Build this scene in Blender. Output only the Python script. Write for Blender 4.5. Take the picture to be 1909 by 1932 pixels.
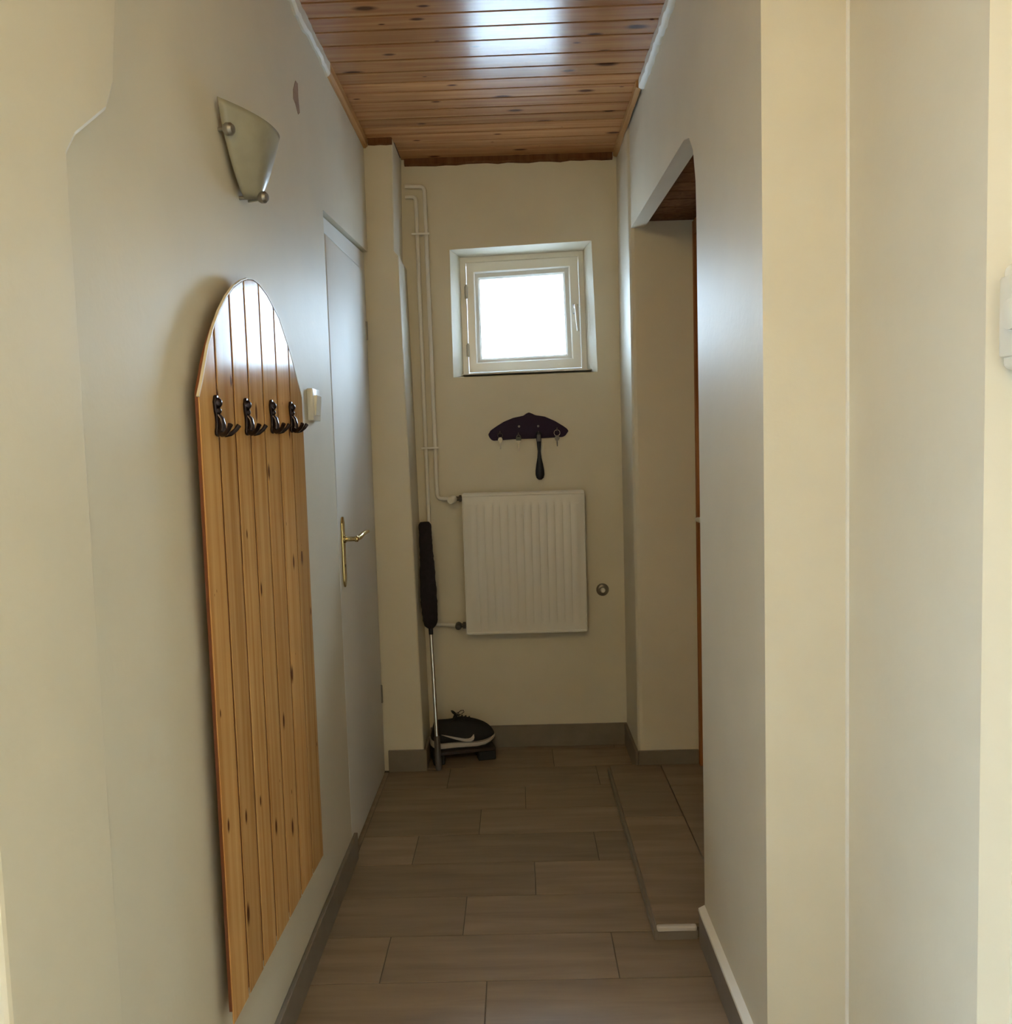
import bpy, bmesh, math, random
from mathutils import Vector, Matrix
random.seed(7)
for o in list(bpy.data.objects): bpy.data.objects.remove(o, do_unlink=True)
scene = bpy.context.scene
col = scene.collection

# ------------------------------------------------------------------ camera
F, PITCH, YAW, ROLL, CH = 1630.9, -.0764, .0133, .0294, 1.30
def cam_rot():
    cy, sy = math.cos(YAW), math.sin(YAW); cp, sp = math.cos(PITCH), math.sin(PITCH); cr, sr = math.cos(ROLL), math.sin(ROLL)
    Rz = Matrix(((cy, -sy, 0), (sy, cy, 0), (0, 0, 1))); Rx = Matrix(((1, 0, 0), (0, cp, -sp), (0, sp, cp)))
    Ry = Matrix(((cr, 0, sr), (0, 1, 0), (-sr, 0, cr)))
    return Rz @ Rx @ Ry
M = cam_rot()
CAM = Vector((0, 0, CH))
def P(px, py, ax, v):
    """photo pixel -> the point of that ray on the plane coordinate[ax] = v (a wall, floor or face of the place)"""
    d = M @ Vector(((px - 954.5) / F, 1, (966 - py) / F)); t = (v - CAM[ax]) / d[ax]
    return CAM + d * t
cd = bpy.data.cameras.new('camera'); cam = bpy.data.objects.new('camera', cd); col.objects.link(cam)
cd.sensor_fit = 'HORIZONTAL'; cd.sensor_width = 36; cd.lens = F / 1909 * 36; cd.clip_start = .02
X, Y, Z = M.col[0], M.col[2], -M.col[1]
m4 = Matrix(((X[0], Y[0], Z[0], 0), (X[1], Y[1], Z[1], 0), (X[2], Y[2], Z[2], CH), (0, 0, 0, 1)))
cam.matrix_world = m4
scene.camera = cam

# ------------------------------------------------------------------ sky, exposure
W = bpy.data.worlds.new('sky'); scene.world = W; W.use_nodes = True
wn_, wl_ = W.node_tree.nodes, W.node_tree.links
bg = wn_['Background']; bg.inputs[1].default_value = 1.0
# overcast daylight: shaded ground below the horizon, sky brightening towards the zenith
wt = wn_.new('ShaderNodeTexCoord'); wsx = wn_.new('ShaderNodeSeparateXYZ'); wr = wn_.new('ShaderNodeValToRGB'); wm = wn_.new('ShaderNodeMapRange')
wm.inputs[1].default_value = -1; wm.inputs[2].default_value = 1; wl_.new(wt.outputs['Generated'], wsx.inputs[0]); wl_.new(wsx.outputs[2], wm.inputs[0]); wl_.new(wm.outputs[0], wr.inputs[0])
SKY = 4.2
ramp = [(0, .10), (.45, .14), (.55, .22), (.70, .55), (.88, 1.0)]
el = wr.color_ramp.elements
el[0].position, el[1].position = ramp[0][0], ramp[-1][0]
for p, v in ramp[1:-1]: el.new(p)
for e_, (p, v) in zip(sorted(el, key=lambda q: q.position), ramp): e_.color = (v * .64, v * .82, v, 1)
wsc = wn_.new('ShaderNodeVectorMath'); wsc.operation = 'SCALE'; wsc.inputs['Scale'].default_value = 45 * SKY
wl_.new(wr.outputs[0], wsc.inputs[0]); wl_.new(wsc.outputs[0], bg.inputs[0])
LAMP = 54; LAMP_C = (1, .74, .33)
vs = scene.view_settings
vs.view_transform = 'Standard'; vs.look = 'None'; vs.gamma = 1; vs.use_curve_mapping = False; vs.exposure = 0.0
pl = bpy.data.lights.new('window_portal', 'AREA'); pl.shape = 'RECTANGLE'; pl.size = .44; pl.size_y = .42; pl.cycles.is_portal = True
po = bpy.data.objects.new('window_portal', pl); col.objects.link(po); po.location = (.045, 3.85, 1.86); po.rotation_euler = (-math.pi / 2, 0, 0)

pl2 = bpy.data.lights.new('alcove_portal', 'AREA'); pl2.shape = 'RECTANGLE'; pl2.size = 1.25; pl2.size_y = 1.1; pl2.cycles.is_portal = True
po2 = bpy.data.objects.new('alcove_portal', pl2); col.objects.link(po2); po2.location = (-1.625, -.65, 1.125); po2.rotation_euler = (0, -math.pi / 2, 0)

# ------------------------------------------------------------------ materials
def mat(name, color, rough=.5, metal=0, bump=0, bscale=80, var=0, spec=.5, coat=0, vscale=6):
    m = bpy.data.materials.new(name); m.use_nodes = True; nt = m.node_tree; b = nt.nodes['Principled BSDF']
    c = (*color, 1)
    b.inputs['Base Color'].default_value = c; b.inputs['Roughness'].default_value = rough; b.inputs['Metallic'].default_value = metal
    b.inputs['Specular IOR Level'].default_value = spec; b.inputs['Coat Weight'].default_value = coat; b.inputs['Coat Roughness'].default_value = .12
    tc = nt.nodes.new('ShaderNodeTexCoord')
    n = nt.nodes.new('ShaderNodeTexNoise'); n.inputs['Scale'].default_value = vscale; n.inputs['Detail'].default_value = 5
    nt.links.new(tc.outputs['Object'], n.inputs['Vector'])
    mx = nt.nodes.new('ShaderNodeMix'); mx.data_type = 'RGBA'; mx.blend_type = 'MULTIPLY'
    mx.inputs[6].default_value = c
    rp = nt.nodes.new('ShaderNodeValToRGB'); rp.color_ramp.elements[0].position = .3; rp.color_ramp.elements[1].position = .7
    lo = 1 - var; rp.color_ramp.elements[0].color = (lo, lo, lo, 1); rp.color_ramp.elements[1].color = (1, 1, 1, 1)
    nt.links.new(n.outputs[0], rp.inputs[0]); nt.links.new(rp.outputs[0], mx.inputs[7]); mx.inputs[0].default_value = 1
    nt.links.new(mx.outputs[2], b.inputs['Base Color'])
    if bump:
        n2 = nt.nodes.new('ShaderNodeTexNoise'); n2.inputs['Scale'].default_value = bscale; n2.inputs['Detail'].default_value = 3
        nt.links.new(tc.outputs['Object'], n2.inputs['Vector'])
        bp = nt.nodes.new('ShaderNodeBump'); bp.inputs['Strength'].default_value = bump; bp.inputs['Distance'].default_value = .002
        nt.links.new(n2.outputs[0], bp.inputs['Height']); nt.links.new(bp.outputs[0], b.inputs['Normal'])
    return m
def wood(name, c1, c2, axis, flat=None, knot=(.10, .035, .015), rough=.2, spec=.3, kth=.16, kscale=3.2, gbump=.15):
    """varnished pine: grain stretched along `axis`, scattered dark knots, a tint of its own for each board"""
    m = bpy.data.materials.new(name); m.use_nodes = True; nt = m.node_tree; N = nt.nodes; Lk = nt.links; b = N['Principled BSDF']
    tc = N.new('ShaderNodeTexCoord'); oi = N.new('ShaderNodeObjectInfo')
    off = N.new('ShaderNodeVectorMath'); off.operation = 'SCALE'; off.inputs[0].default_value = (17.3, 9.1, 23.7); Lk.new(oi.outputs['Random'], off.inputs['Scale'])
    ad = N.new('ShaderNodeVectorMath'); ad.operation = 'ADD'; Lk.new(tc.outputs['Object'], ad.inputs[0]); Lk.new(off.outputs[0], ad.inputs[1])
    def scaled(along, across):
        s = [across] * 3; s[axis] = along
        mp = N.new('ShaderNodeMapping'); mp.inputs['Scale'].default_value = s; Lk.new(ad.outputs[0], mp.inputs['Vector']); return mp.outputs[0]
    g = N.new('ShaderNodeTexNoise'); g.inputs['Scale'].default_value = 1; g.inputs['Detail'].default_value = 6; g.inputs['Distortion'].default_value = .6
    Lk.new(scaled(1.6, 45), g.inputs['Vector'])
    rp = N.new('ShaderNodeValToRGB'); rp.color_ramp.elements[0].position = .3; rp.color_ramp.elements[1].position = .72
    rp.color_ramp.elements[0].color = (*c2, 1); rp.color_ramp.elements[1].color = (*c1, 1); Lk.new(g.outputs[0], rp.inputs[0])
    v = N.new('ShaderNodeTexVoronoi'); v.inputs['Scale'].default_value = 1; v.inputs['Randomness'].default_value = 1
    if flat is not None:      # knots lie in the plane of the board face
        v.voronoi_dimensions = '2D'; sx_ = N.new('ShaderNodeSeparateXYZ'); cx_ = N.new('ShaderNodeCombineXYZ'); Lk.new(ad.outputs[0], sx_.inputs[0])
        Lk.new(sx_.outputs[axis], cx_.inputs[0]); Lk.new(sx_.outputs[3 - axis - flat], cx_.inputs[1])
        mk = N.new('ShaderNodeMapping'); mk.inputs['Scale'].default_value = (kscale, kscale * 2.6, 1); Lk.new(cx_.outputs[0], mk.inputs['Vector'])
    else:
        sc_ = [kscale * 2.6] * 3; sc_[axis] = kscale
        mk = N.new('ShaderNodeMapping'); mk.inputs['Scale'].default_value = sc_; Lk.new(ad.outputs[0], mk.inputs['Vector'])
    Lk.new(mk.outputs[0], v.inputs['Vector'])
    sp_ = N.new('ShaderNodeSeparateColor'); Lk.new(v.outputs['Color'], sp_.inputs[0])
    pw = N.new('ShaderNodeMath'); pw.operation = 'MULTIPLY_ADD'; pw.inputs[1].default_value = 1.3; pw.inputs[2].default_value = .12; Lk.new(sp_.outputs[0], pw.inputs[0])
    dv = N.new('ShaderNodeMath'); dv.operation = 'DIVIDE'; Lk.new(v.outputs['Distance'], dv.inputs[0]); Lk.new(pw.outputs[0], dv.inputs[1])
    kr = N.new('ShaderNodeValToRGB'); kr.color_ramp.elements[0].position = kth * .45; kr.color_ramp.elements[1].position = kth
    kr.color_ramp.elements[0].color = (1, 1, 1, 1); kr.color_ramp.elements[1].color = (0, 0, 0, 1); Lk.new(dv.outputs[0], kr.inputs[0])
    mx = N.new('ShaderNodeMix'); mx.data_type = 'RGBA'; Lk.new(kr.outputs[0], mx.inputs[0]); Lk.new(rp.outputs[0], mx.inputs[6]); mx.inputs[7].default_value = (*knot, 1)
    tint = N.new('ShaderNodeMapRange'); tint.inputs[3].default_value = .8; tint.inputs[4].default_value = 1.12; Lk.new(oi.outputs['Random'], tint.inputs[0])
    hv = N.new('ShaderNodeHueSaturation'); Lk.new(tint.outputs[0], hv.inputs['Value']); Lk.new(mx.outputs[2], hv.inputs['Color'])
    Lk.new(hv.outputs[0], b.inputs['Base Color'])
    b.inputs['Roughness'].default_value = .6; b.inputs['Specular IOR Level'].default_value = 0
    bp = N.new('ShaderNodeBump'); bp.inputs['Strength'].default_value = gbump; bp.inputs['Distance'].default_value = .001
    Lk.new(g.outputs[0], bp.inputs['Height']); Lk.new(bp.outputs[0], b.inputs['Normal'])
    # thin satin varnish over the wood
    gl = N.new('ShaderNodeBsdfGlossy'); gl.inputs['Roughness'].default_value = rough; Lk.new(bp.outputs[0], gl.inputs['Normal'])
    fr = N.new('ShaderNodeFresnel'); fr.inputs[0].default_value = 1.45; fk = N.new('ShaderNodeMath'); fk.operation = 'MULTIPLY'; fk.inputs[1].default_value = spec; Lk.new(fr.outputs[0], fk.inputs[0])
    mxs = N.new('ShaderNodeMixShader'); Lk.new(fk.outputs[0], mxs.inputs[0]); Lk.new(b.outputs[0], mxs.inputs[1]); Lk.new(gl.outputs[0], mxs.inputs[2])
    Lk.new(mxs.outputs[0], N['Material Output'].inputs[0])
    return m
def tile_mat():
    m = bpy.data.materials.new('wood_look_tile'); m.use_nodes = True; nt = m.node_tree; N = nt.nodes; Lk = nt.links; b = N['Principled BSDF']
    tc = N.new('ShaderNodeTexCoord'); oi = N.new('ShaderNodeObjectInfo')
    off = N.new('ShaderNodeVectorMath'); off.operation = 'SCALE'; off.inputs[0].default_value = (31, 17, 5); Lk.new(oi.outputs['Random'], off.inputs['Scale'])
    ad = N.new('ShaderNodeVectorMath'); ad.operation = 'ADD'; Lk.new(tc.outputs['Object'], ad.inputs[0]); Lk.new(off.outputs[0], ad.inputs[1])
    mp = N.new('ShaderNodeMapping'); mp.inputs['Scale'].default_value = (3, 26, 26); Lk.new(ad.outputs[0], mp.inputs['Vector'])
    g = N.new('ShaderNodeTexNoise'); g.inputs['Scale'].default_value = 1; g.inputs['Detail'].default_value = 6; g.inputs['Distortion'].default_value = .4
    Lk.new(mp.outputs[0], g.inputs['Vector'])
    rp = N.new('ShaderNodeValToRGB'); rp.color_ramp.elements[0].position = .25; rp.color_ramp.elements[1].position = .75
    rp.color_ramp.elements[0].color = (.20, .145, .095, 1); rp.color_ramp.elements[1].color = (.32, .235, .16, 1); Lk.new(g.outputs[0], rp.inputs[0])
    tint = N.new('ShaderNodeMapRange'); tint.inputs[3].default_value = .82; tint.inputs[4].default_value = 1.12; Lk.new(oi.outputs['Random'], tint.inputs[0])
    hv = N.new('ShaderNodeHueSaturation'); Lk.new(tint.outputs[0], hv.inputs['Value']); Lk.new(rp.outputs[0], hv.inputs['Color'])
    Lk.new(hv.outputs[0], b.inputs['Base Color']); b.inputs['Roughness'].default_value = .42
    bp = N.new('ShaderNodeBump'); bp.inputs['Strength'].default_value = .2; bp.inputs['Distance'].default_value = .001
    Lk.new(g.outputs[0], bp.inputs['Height']); Lk.new(bp.outputs[0], b.inputs['Normal'])
    return m
M_wall = mat('cream_plaster', (.71, .645, .505), .52, bump=.25, bscale=55, var=.05, spec=.75)
M_white = mat('white_paint', (.78, .75, .68), .5, bump=.12, bscale=60, var=.04)
M_door = mat('door_paint', (.80, .79, .74), .58, bump=.05, bscale=30, var=.03, spec=.9)
M_win = mat('window_paint', (.88, .86, .78), .3, var=.04)
M_ceil = wood('ceiling_pine', (.52, .26, .105), (.34, .14, .05), 0, 2, kth=.10, spec=.72)
M_board = wood('board_pine', (.60, .345, .13), (.42, .20, .062), 2, 0, kth=.07, kscale=3.6, spec=.48, rough=.17)
M_trimw = wood('trim_pine', (.48, .27, .11), (.33, .16, .06), 1, kth=.05)
M_trimp = mat('cream_edging', (.66, .58, .44), .4)
M_dark = wood('dark_door_wood', (.20, .085, .035), (.12, .045, .018), 2, kth=.1)
M_redwood = wood('red_brown_door_wood', (.42, .17, .06), (.28, .10, .035), 2, kth=.1)
M_groove = mat('groove_shadow_gap', (.055, .022, .01), .7)
M_back = mat('dark_red_groove', (.20, .062, .022), .5)  # dark red-brown colour for the grooves between the coat board planks
M_tile = tile_mat()
M_base = mat('skirting_tile', (.215, .175, .135), .4, bump=.1, bscale=40, var=.18, vscale=14)
M_grout = mat('grout', (.125, .10, .078), .8)
M_rad = mat('radiator_enamel', (.82, .795, .73), .35, var=.03)
M_pipe = mat('pipe_paint', (.84, .81, .74), .35, var=.05)
M_hinge = mat('hinge_grey', (.46, .44, .38), .4, metal=.4)
M_plastic = mat('cream_plastic', (.80, .76, .66), .3)
M_bronze = mat('black_bronze', (.028, .02, .024), .22, metal=.7, bump=.2, bscale=120)
M_brass = mat('brass', (.56, .43, .20), .2, metal=1)
M_chrome = mat('chrome', (.72, .71, .69), .16, metal=1)
M_steel = mat('dull_steel', (.32, .30, .27), .38, metal=.9)
M_darkmetal = mat('dark_metal', (.12, .11, .10), .4, metal=.8)
M_glass = mat('alabaster_glass', (.33, .31, .235), .3, var=.22, vscale=18, coat=.3)
M_purple = mat('dark_plum_board', (.022, .010, .032), .6, bump=.15, bscale=60, spec=.2)
M_blackp = mat('black_plastic', (.010, .011, .018), .35, spec=.3)
M_duster = mat('dark_fluff', (.022, .016, .022), .95, bump=1.0, bscale=160, var=.4, vscale=60)
M_greyp = mat('grey_plastic', (.085, .075, .075), .45)
M_shoe = mat('black_mesh_fabric', (.006, .006, .008), .8, bump=.3, bscale=300)
M_sole = mat('white_rubber', (.55, .50, .46), .55)
M_outsole = mat('black_rubber', (.010, .010, .011), .6)
M_stand = mat('dark_stand', (.022, .012, .010), .5)
M_chip = mat('chipped_plaster', (.36, .235, .16), .8, var=.3, vscale=60)
M_ceilw = mat('white_ceiling', (.75, .71, .62), .7)
def pane_mat():
    m = bpy.data.materials.new('window_glass'); m.use_nodes = True; nt = m.node_tree; nt.nodes.clear(); N = nt.nodes
    out = N.new('ShaderNodeOutputMaterial'); t = N.new('ShaderNodeBsdfTransparent'); g = N.new('ShaderNodeBsdfGlossy'); g.inputs['Roughness'].default_value = .05
    fr = N.new('ShaderNodeFresnel'); fr.inputs[0].default_value = 1.45; mx = N.new('ShaderNodeMixShader')
    t.inputs[0].default_value = (.93, .96, .97, 1)
    tl = N.new('ShaderNodeBsdfTranslucent'); tl.inputs[0].default_value = (.95, .97, 1, 1); m2 = N.new('ShaderNodeMixShader'); m2.inputs[0].default_value = .35   # slightly frosted
    nt.links.new(t.outputs[0], m2.inputs[1]); nt.links.new(tl.outputs[0], m2.inputs[2]); t = m2
    nt.links.new(fr.outputs[0], mx.inputs[0]); nt.links.new(t.outputs[0], mx.inputs[1]); nt.links.new(g.outputs[0], mx.inputs[2]); nt.links.new(mx.outputs[0], out.inputs[0])
    return m
M_pane = pane_mat()
def emit_mat(name, c, s):
    m = bpy.data.materials.new(name); m.use_nodes = True; b = m.node_tree.nodes['Principled BSDF']
    b.inputs['Emission Color'].default_value = (*c, 1); b.inputs['Emission Strength'].default_value = s; b.inputs['Base Color'].default_value = (.8, .8, .8, 1); return m

# ------------------------------------------------------------------ mesh helpers
def B(): return bmesh.new()
def box(bm, x0, x1, y0, y1, z0, z1, bev=0, seg=1):
    t = bmesh.new() if bev else bm
    vs_ = [t.verts.new((x, y, z)) for x in (x0, x1) for y in (y0, y1) for z in (z0, z1)]
    for f in ((0, 1, 3, 2), (4, 6, 7, 5), (0, 4, 5, 1), (2, 3, 7, 6), (0, 2, 6, 4), (1, 5, 7, 3)): t.faces.new([vs_[i] for i in f])
    if bev:
        bmesh.ops.recalc_face_normals(t, faces=t.faces)
        bmesh.ops.bevel(t, geom=t.edges[:], offset=bev, segments=seg, affect='EDGES', profile=.5); merge(bm, t)
    return bm
def merge(bm, t):
    me = bpy.data.meshes.new('t'); t.to_mesh(me); t.free(); bm.from_mesh(me); bpy.data.meshes.remove(me)
def prism(bm, poly, axis, a0, a1, bev=0, seg=2):
    """extrude a 2-D outline along axis; outline coordinates are the other two axes in order"""
    t = bmesh.new()
    def pt(p, a):
        return {0: (a, p[0], p[1]), 1: (p[0], a, p[1]), 2: (p[0], p[1], a)}[axis]
    A = [t.verts.new(pt(p, a0)) for p in poly]; C = [t.verts.new(pt(p, a1)) for p in poly]
    t.faces.new(A); t.faces.new(C[::-1]); n = len(poly)
    for i in range(n): t.faces.new((A[i], C[i], C[(i + 1) % n], A[(i + 1) % n]))
    bmesh.ops.recalc_face_normals(t, faces=t.faces)
    if bev: bmesh.ops.bevel(t, geom=t.edges[:], offset=bev, segments=seg, affect='EDGES', profile=.5)
    merge(bm, t); return bm
def tube(bm, pts, r, seg=12, cap=True):
    pts = [Vector(p) for p in pts]; rr = r if isinstance(r, (list, tuple)) else [r] * len(pts)
    rings = []; up = None
    for i, p in enumerate(pts):
        d = (pts[min(i + 1, len(pts) - 1)] - pts[max(i - 1, 0)]).normalized()
        if up is None: up = d.orthogonal().normalized()
        up = (up - d * up.dot(d)).normalized(); s = d.cross(up)
        rings.append([bm.verts.new(p + (up * math.cos(2 * math.pi * k / seg) + s * math.sin(2 * math.pi * k / seg)) * rr[i]) for k in range(seg)])
    for a, b in zip(rings, rings[1:]):
        for k in range(seg): bm.faces.new((a[k], a[(k + 1) % seg], b[(k + 1) % seg], b[k]))
    if cap: bm.faces.new(rings[0][::-1]); bm.faces.new(rings[-1])
    return bm
def bend(pts, r, n=5):
    """round the corners of a polyline"""
    pts = [Vector(p) for p in pts]; out = [pts[0]]
    for a, b, c in zip(pts, pts[1:], pts[2:]):
        p, q = b + (a - b).normalized() * r, b + (c - b).normalized() * r
        for i in range(n + 1):
            t = i / n; out.append(p * (1 - t) ** 2 + b * 2 * t * (1 - t) + q * t * t)
    out.append(pts[-1]); return out
def lathe(bm, prof, o, axis, seg=20):
    """profile of (radius, distance) turned about the line through o along axis"""
    o = Vector(o); axis = Vector(axis).normalized(); u = axis.orthogonal().normalized(); v = axis.cross(u); rings = []
    for r, h in prof:
        rings.append([bm.verts.new(o + axis * h + (u * math.cos(2 * math.pi * k / seg) + v * math.sin(2 * math.pi * k / seg)) * max(r, 1e-4)) for k in range(seg)])
    for a, b in zip(rings, rings[1:]):
        for k in range(seg): bm.faces.new((a[k], a[(k + 1) % seg], b[(k + 1) % seg], b[k]))
    bm.faces.new(rings[0][::-1]); bm.faces.new(rings[-1]); return bm
def loops(bm, rings, close=False):
    R = [[bm.verts.new(p) for p in r] for r in rings]; pairs = list(zip(R, R[1:])) + ([(R[-1], R[0])] if close else [])
    for a, b in pairs:
        n = len(a)
        for k in range(n): bm.faces.new((a[k], a[(k + 1) % n], b[(k + 1) % n], b[k]))
    return R
def obj(name, bm, m, parent=None, smooth=None):
    bmesh.ops.recalc_face_normals(bm, faces=bm.faces)
    lo = Vector((min(v.co[i] for v in bm.verts) for i in range(3))); hi = Vector((max(v.co[i] for v in bm.verts) for i in range(3)))
    base = Vector(((lo.x + hi.x) / 2, (lo.y + hi.y) / 2, lo.z))
    for v in bm.verts: v.co -= base
    me = bpy.data.meshes.new(name); bm.to_mesh(me); bm.free(); me.materials.append(m)
    o = bpy.data.objects.new(name, me); col.objects.link(o)
    if smooth:
        for p in me.polygons: p.use_smooth = True
        if smooth < 3.1: me.set_sharp_from_angle(angle=smooth)
    o['_w'] = list(base)
    if parent:
        o.parent = parent; o.location = base - Vector(parent['_w'])
    else: o.location = base
    return o
def thing(name, label, cat, loc, group=None, kind=None):
    o = bpy.data.objects.new(name, None); col.objects.link(o); o.location = loc; o['_w'] = list(loc); o.empty_display_size = .05
    return tag(o, label, cat, group, kind)
def tag(o, label, cat, group=None, kind=None):
    o['label'] = label; o['category'] = cat
    if group: o['group'] = group
    if kind: o['kind'] = kind
    return o
def struct(name, bm, m, label, cat, smooth=None): return tag(obj(name, bm, m, None, smooth), label, cat, None, 'structure')
SM = .7

# ------------------------------------------------------------------ the room shell
L, BK, ZC = -.55, 3.66, 2.4855
DY0, DY1, DX = 2.63, 3.40, -.572            # left door opening
# left wall of the hall, with the door opening cut out
bm = B()
prism(bm, [(1.05, 0), (DY0, 0), (2.612, 2.012), (3.40, 2.062), (3.40, ZC), (1.05, ZC)], 0, -.68, L)
w = struct('wall_left', bm, M_wall, 'long cream plaster wall with the lamp and pine board on it', 'wall')
bm = B()
pts = [(553, 168), (557, 152), (561, 158), (562, 185), (565, 213), (562, 216), (557, 196), (553, 186)]
prism(bm, [(P(a, b, 0, L).y, P(a, b, 0, L).z) for a, b in pts], 0, L, L + .0012)
obj('paint_chip', bm, M_chip, w)
# near stretch of the left wall, a little proud, its upper corner reaching further into the hall
bm = B()
prism(bm, [(.84, 0), (1.075, 0), (1.080, 1.67), (1.105, 1.70), (1.195, 1.765), (1.222, 1.81), (1.250, 1.95), (1.272, ZC), (.84, ZC)], 0, -.68, L + .014, bev=.006)
struct('wall_left_near', bm, M_wall, 'thicker cream wall edge at the left side of the photo', 'wall')
# entry alcove to the left of the viewer, lit by its own window
AX, WY0, WY1, WZ0, WZ1 = -1.5, -1.2, -.1, .50, 1.75
bm = B(); box(bm, -.68, L + .008, -2.1, -1.3, 0, ZC + .06); box(bm, -.68, L + .008, -1.3, .84, 2.2, ZC + .06)
struct('wall_left_entry', bm, M_wall, 'cream wall and lintel around the entry alcove left of the viewer', 'wall')
bm = B(); box(bm, AX - .12, -.68, .84, .96, 0, ZC + .06); struct('wall_alcove_far', bm, M_wall, 'cream far wall of the entry alcove', 'wall')
bm = B(); box(bm, AX - .12, -.68, -1.42, -1.3, 0, ZC + .06); struct('wall_alcove_near', bm, M_wall, 'cream near wall of the entry alcove', 'wall')
bm = B(); o_ = [(-1.3, 0), (.84, 0), (.84, ZC + .06), (-1.3, ZC + .06)]; i_ = [(WY0, WZ0), (WY1, WZ0), (WY1, WZ1), (WY0, WZ1)]
loops(bm, [[(AX - .12, y, z) for y, z in o_], [(AX, y, z) for y, z in o_], [(AX, y, z) for y, z in i_], [(AX - .12, y, z) for y, z in i_]], close=True)
struct('wall_alcove_window', bm, M_wall, 'cream alcove wall with the second window', 'wall')
bm = B(); box(bm, AX - .12, -.70, -1.42, .96, -.08, 0); struct('floor_alcove', bm, M_base, 'brown floor of the entry alcove', 'floor')
bm = B(); box(bm, AX - .12, -.68, -1.42, .96, ZC, ZC + .06); struct('ceiling_alcove', bm, M_ceilw, 'plain pale ceiling of the entry alcove', 'ceiling')
w2 = thing('window_2', 'white window of the entry alcove left of the viewer', 'window', (AX - .06, (WY0 + WY1) / 2, WZ0), kind='structure')
i2_ = [(WY0 + .05, WZ0 + .05), (WY1 - .05, WZ0 + .05), (WY1 - .05, WZ1 - .05), (WY0 + .05, WZ1 - .05)]
bm = B(); loops(bm, [[(AX - .09, y, z) for y, z in i_], [(AX - .04, y, z) for y, z in i_], [(AX - .04, y, z) for y, z in i2_], [(AX - .09, y, z) for y, z in i2_]], close=True); obj('window_frame', bm, M_win, w2)
bm = B(); box(bm, AX - .07, AX - .066, WY0 + .045, WY1 - .045, WZ0 + .045, WZ1 - .045); obj('pane', bm, M_pane, w2)
# boxed-in pillar beside the door
bm = B()
prism(bm, [(-.68, 0), (-.404, 0), (-.418, 1.0), (-.432, 2.045), (-.448, 2.062), (-.438, ZC), (-.68, ZC)], 1, 3.405, BK, bev=.005)
struct('wall_pillar', bm, M_wall, 'boxed cream pillar between the white door and the heating pipes', 'pillar')
# back wall with the splayed window reveal
H0 = [(-.253, 1.592), (.352, 1.597), (.338, 2.137), (-.251, 2.118)]     # opening at the wall face
H1 = [(-.216, 1.606), (.318, 1.614), (.311, 2.121), (-.216, 2.108)]     # opening at the frame
bm = B(); ox0, ox1 = -.69, .85
outer = [(ox0, 0), (ox1, 0), (ox1, ZC + .06), (ox0, ZC + .06)]
loops(bm, [[(x, BK + .21, z) for x, z in outer], [(x, BK, z) for x, z in outer], [(x, BK, z) for x, z in H0],
           [(x * .985 + .015 * .05, BK + .05, z) for x, z in [((a[0] * .55 + b[0] * .45), (a[1] * .5 + b[1] * .5)) for a, b in zip(H0, H1)]],
           [(x, BK + .11, z) for x, z in H1], [(x, BK + .21, z) for x, z in H1]], close=True)
struct('wall_back', bm, M_wall, 'cream end wall of the hall with the small window and radiator', 'wall')
# right wall: near pier with its step back, lintel over the opening, far pier
XR = .456
bm = B()
prism(bm, [(XR, 2.16), (XR, 1.6), (.611, 1.6), (.611, 1.138), (.655, 1.138), (.655, -2.1), (.85, -2.1), (.85, 2.16)], 2, 0, ZC + .06)
prism(bm, [(2.16, ZC + .06), (3.32, ZC + .06), (3.32, 2.10), (2.30, 2.072), (2.235, 2.055), (2.19, 2.01), (2.165, 1.93), (2.16, 1.86)], 0, XR, XR + .05)
prism(bm, [(2.16, ZC + .06), (3.32, ZC + .06), (3.32, 2.22), (2.16, 2.22)], 0, XR + .05, .85)
prism(bm, [(.447, BK), (.447, 3.345), (.449, 3.333), (.456, 3.324), (.468, 3.32), (.85, 3.32), (.85, BK)], 2, 0, ZC + .06)
struct('wall_right', bm, M_wall, 'cream right wall of the hall with the doorless opening', 'wall')
bm = B(); box(bm, .74, .85, 2.16, 3.32, 0, 2.122); struct('wall_recess', bm, M_wall, 'cream wall behind the brown door in the side recess', 'wall')
bm = B(); box(bm, -.68, .85, -2.2, -2.1, 0, ZC + .06); struct('wall_front', bm, M_wall, 'cream wall behind the viewer, closing the hall', 'wall')
bm = B(); box(bm, -.70, -.68, .96, BK + .2, 0, ZC + .06); struct('wall_outer', bm, M_wall, 'hidden masonry behind the left wall and white door', 'wall')
bm = B(); box(bm, -.68, .85, -2.1, 1.05, ZC, ZC + .06); struct('ceiling_entry', bm, M_ceilw, 'plain pale ceiling over the viewer', 'ceiling')

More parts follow.
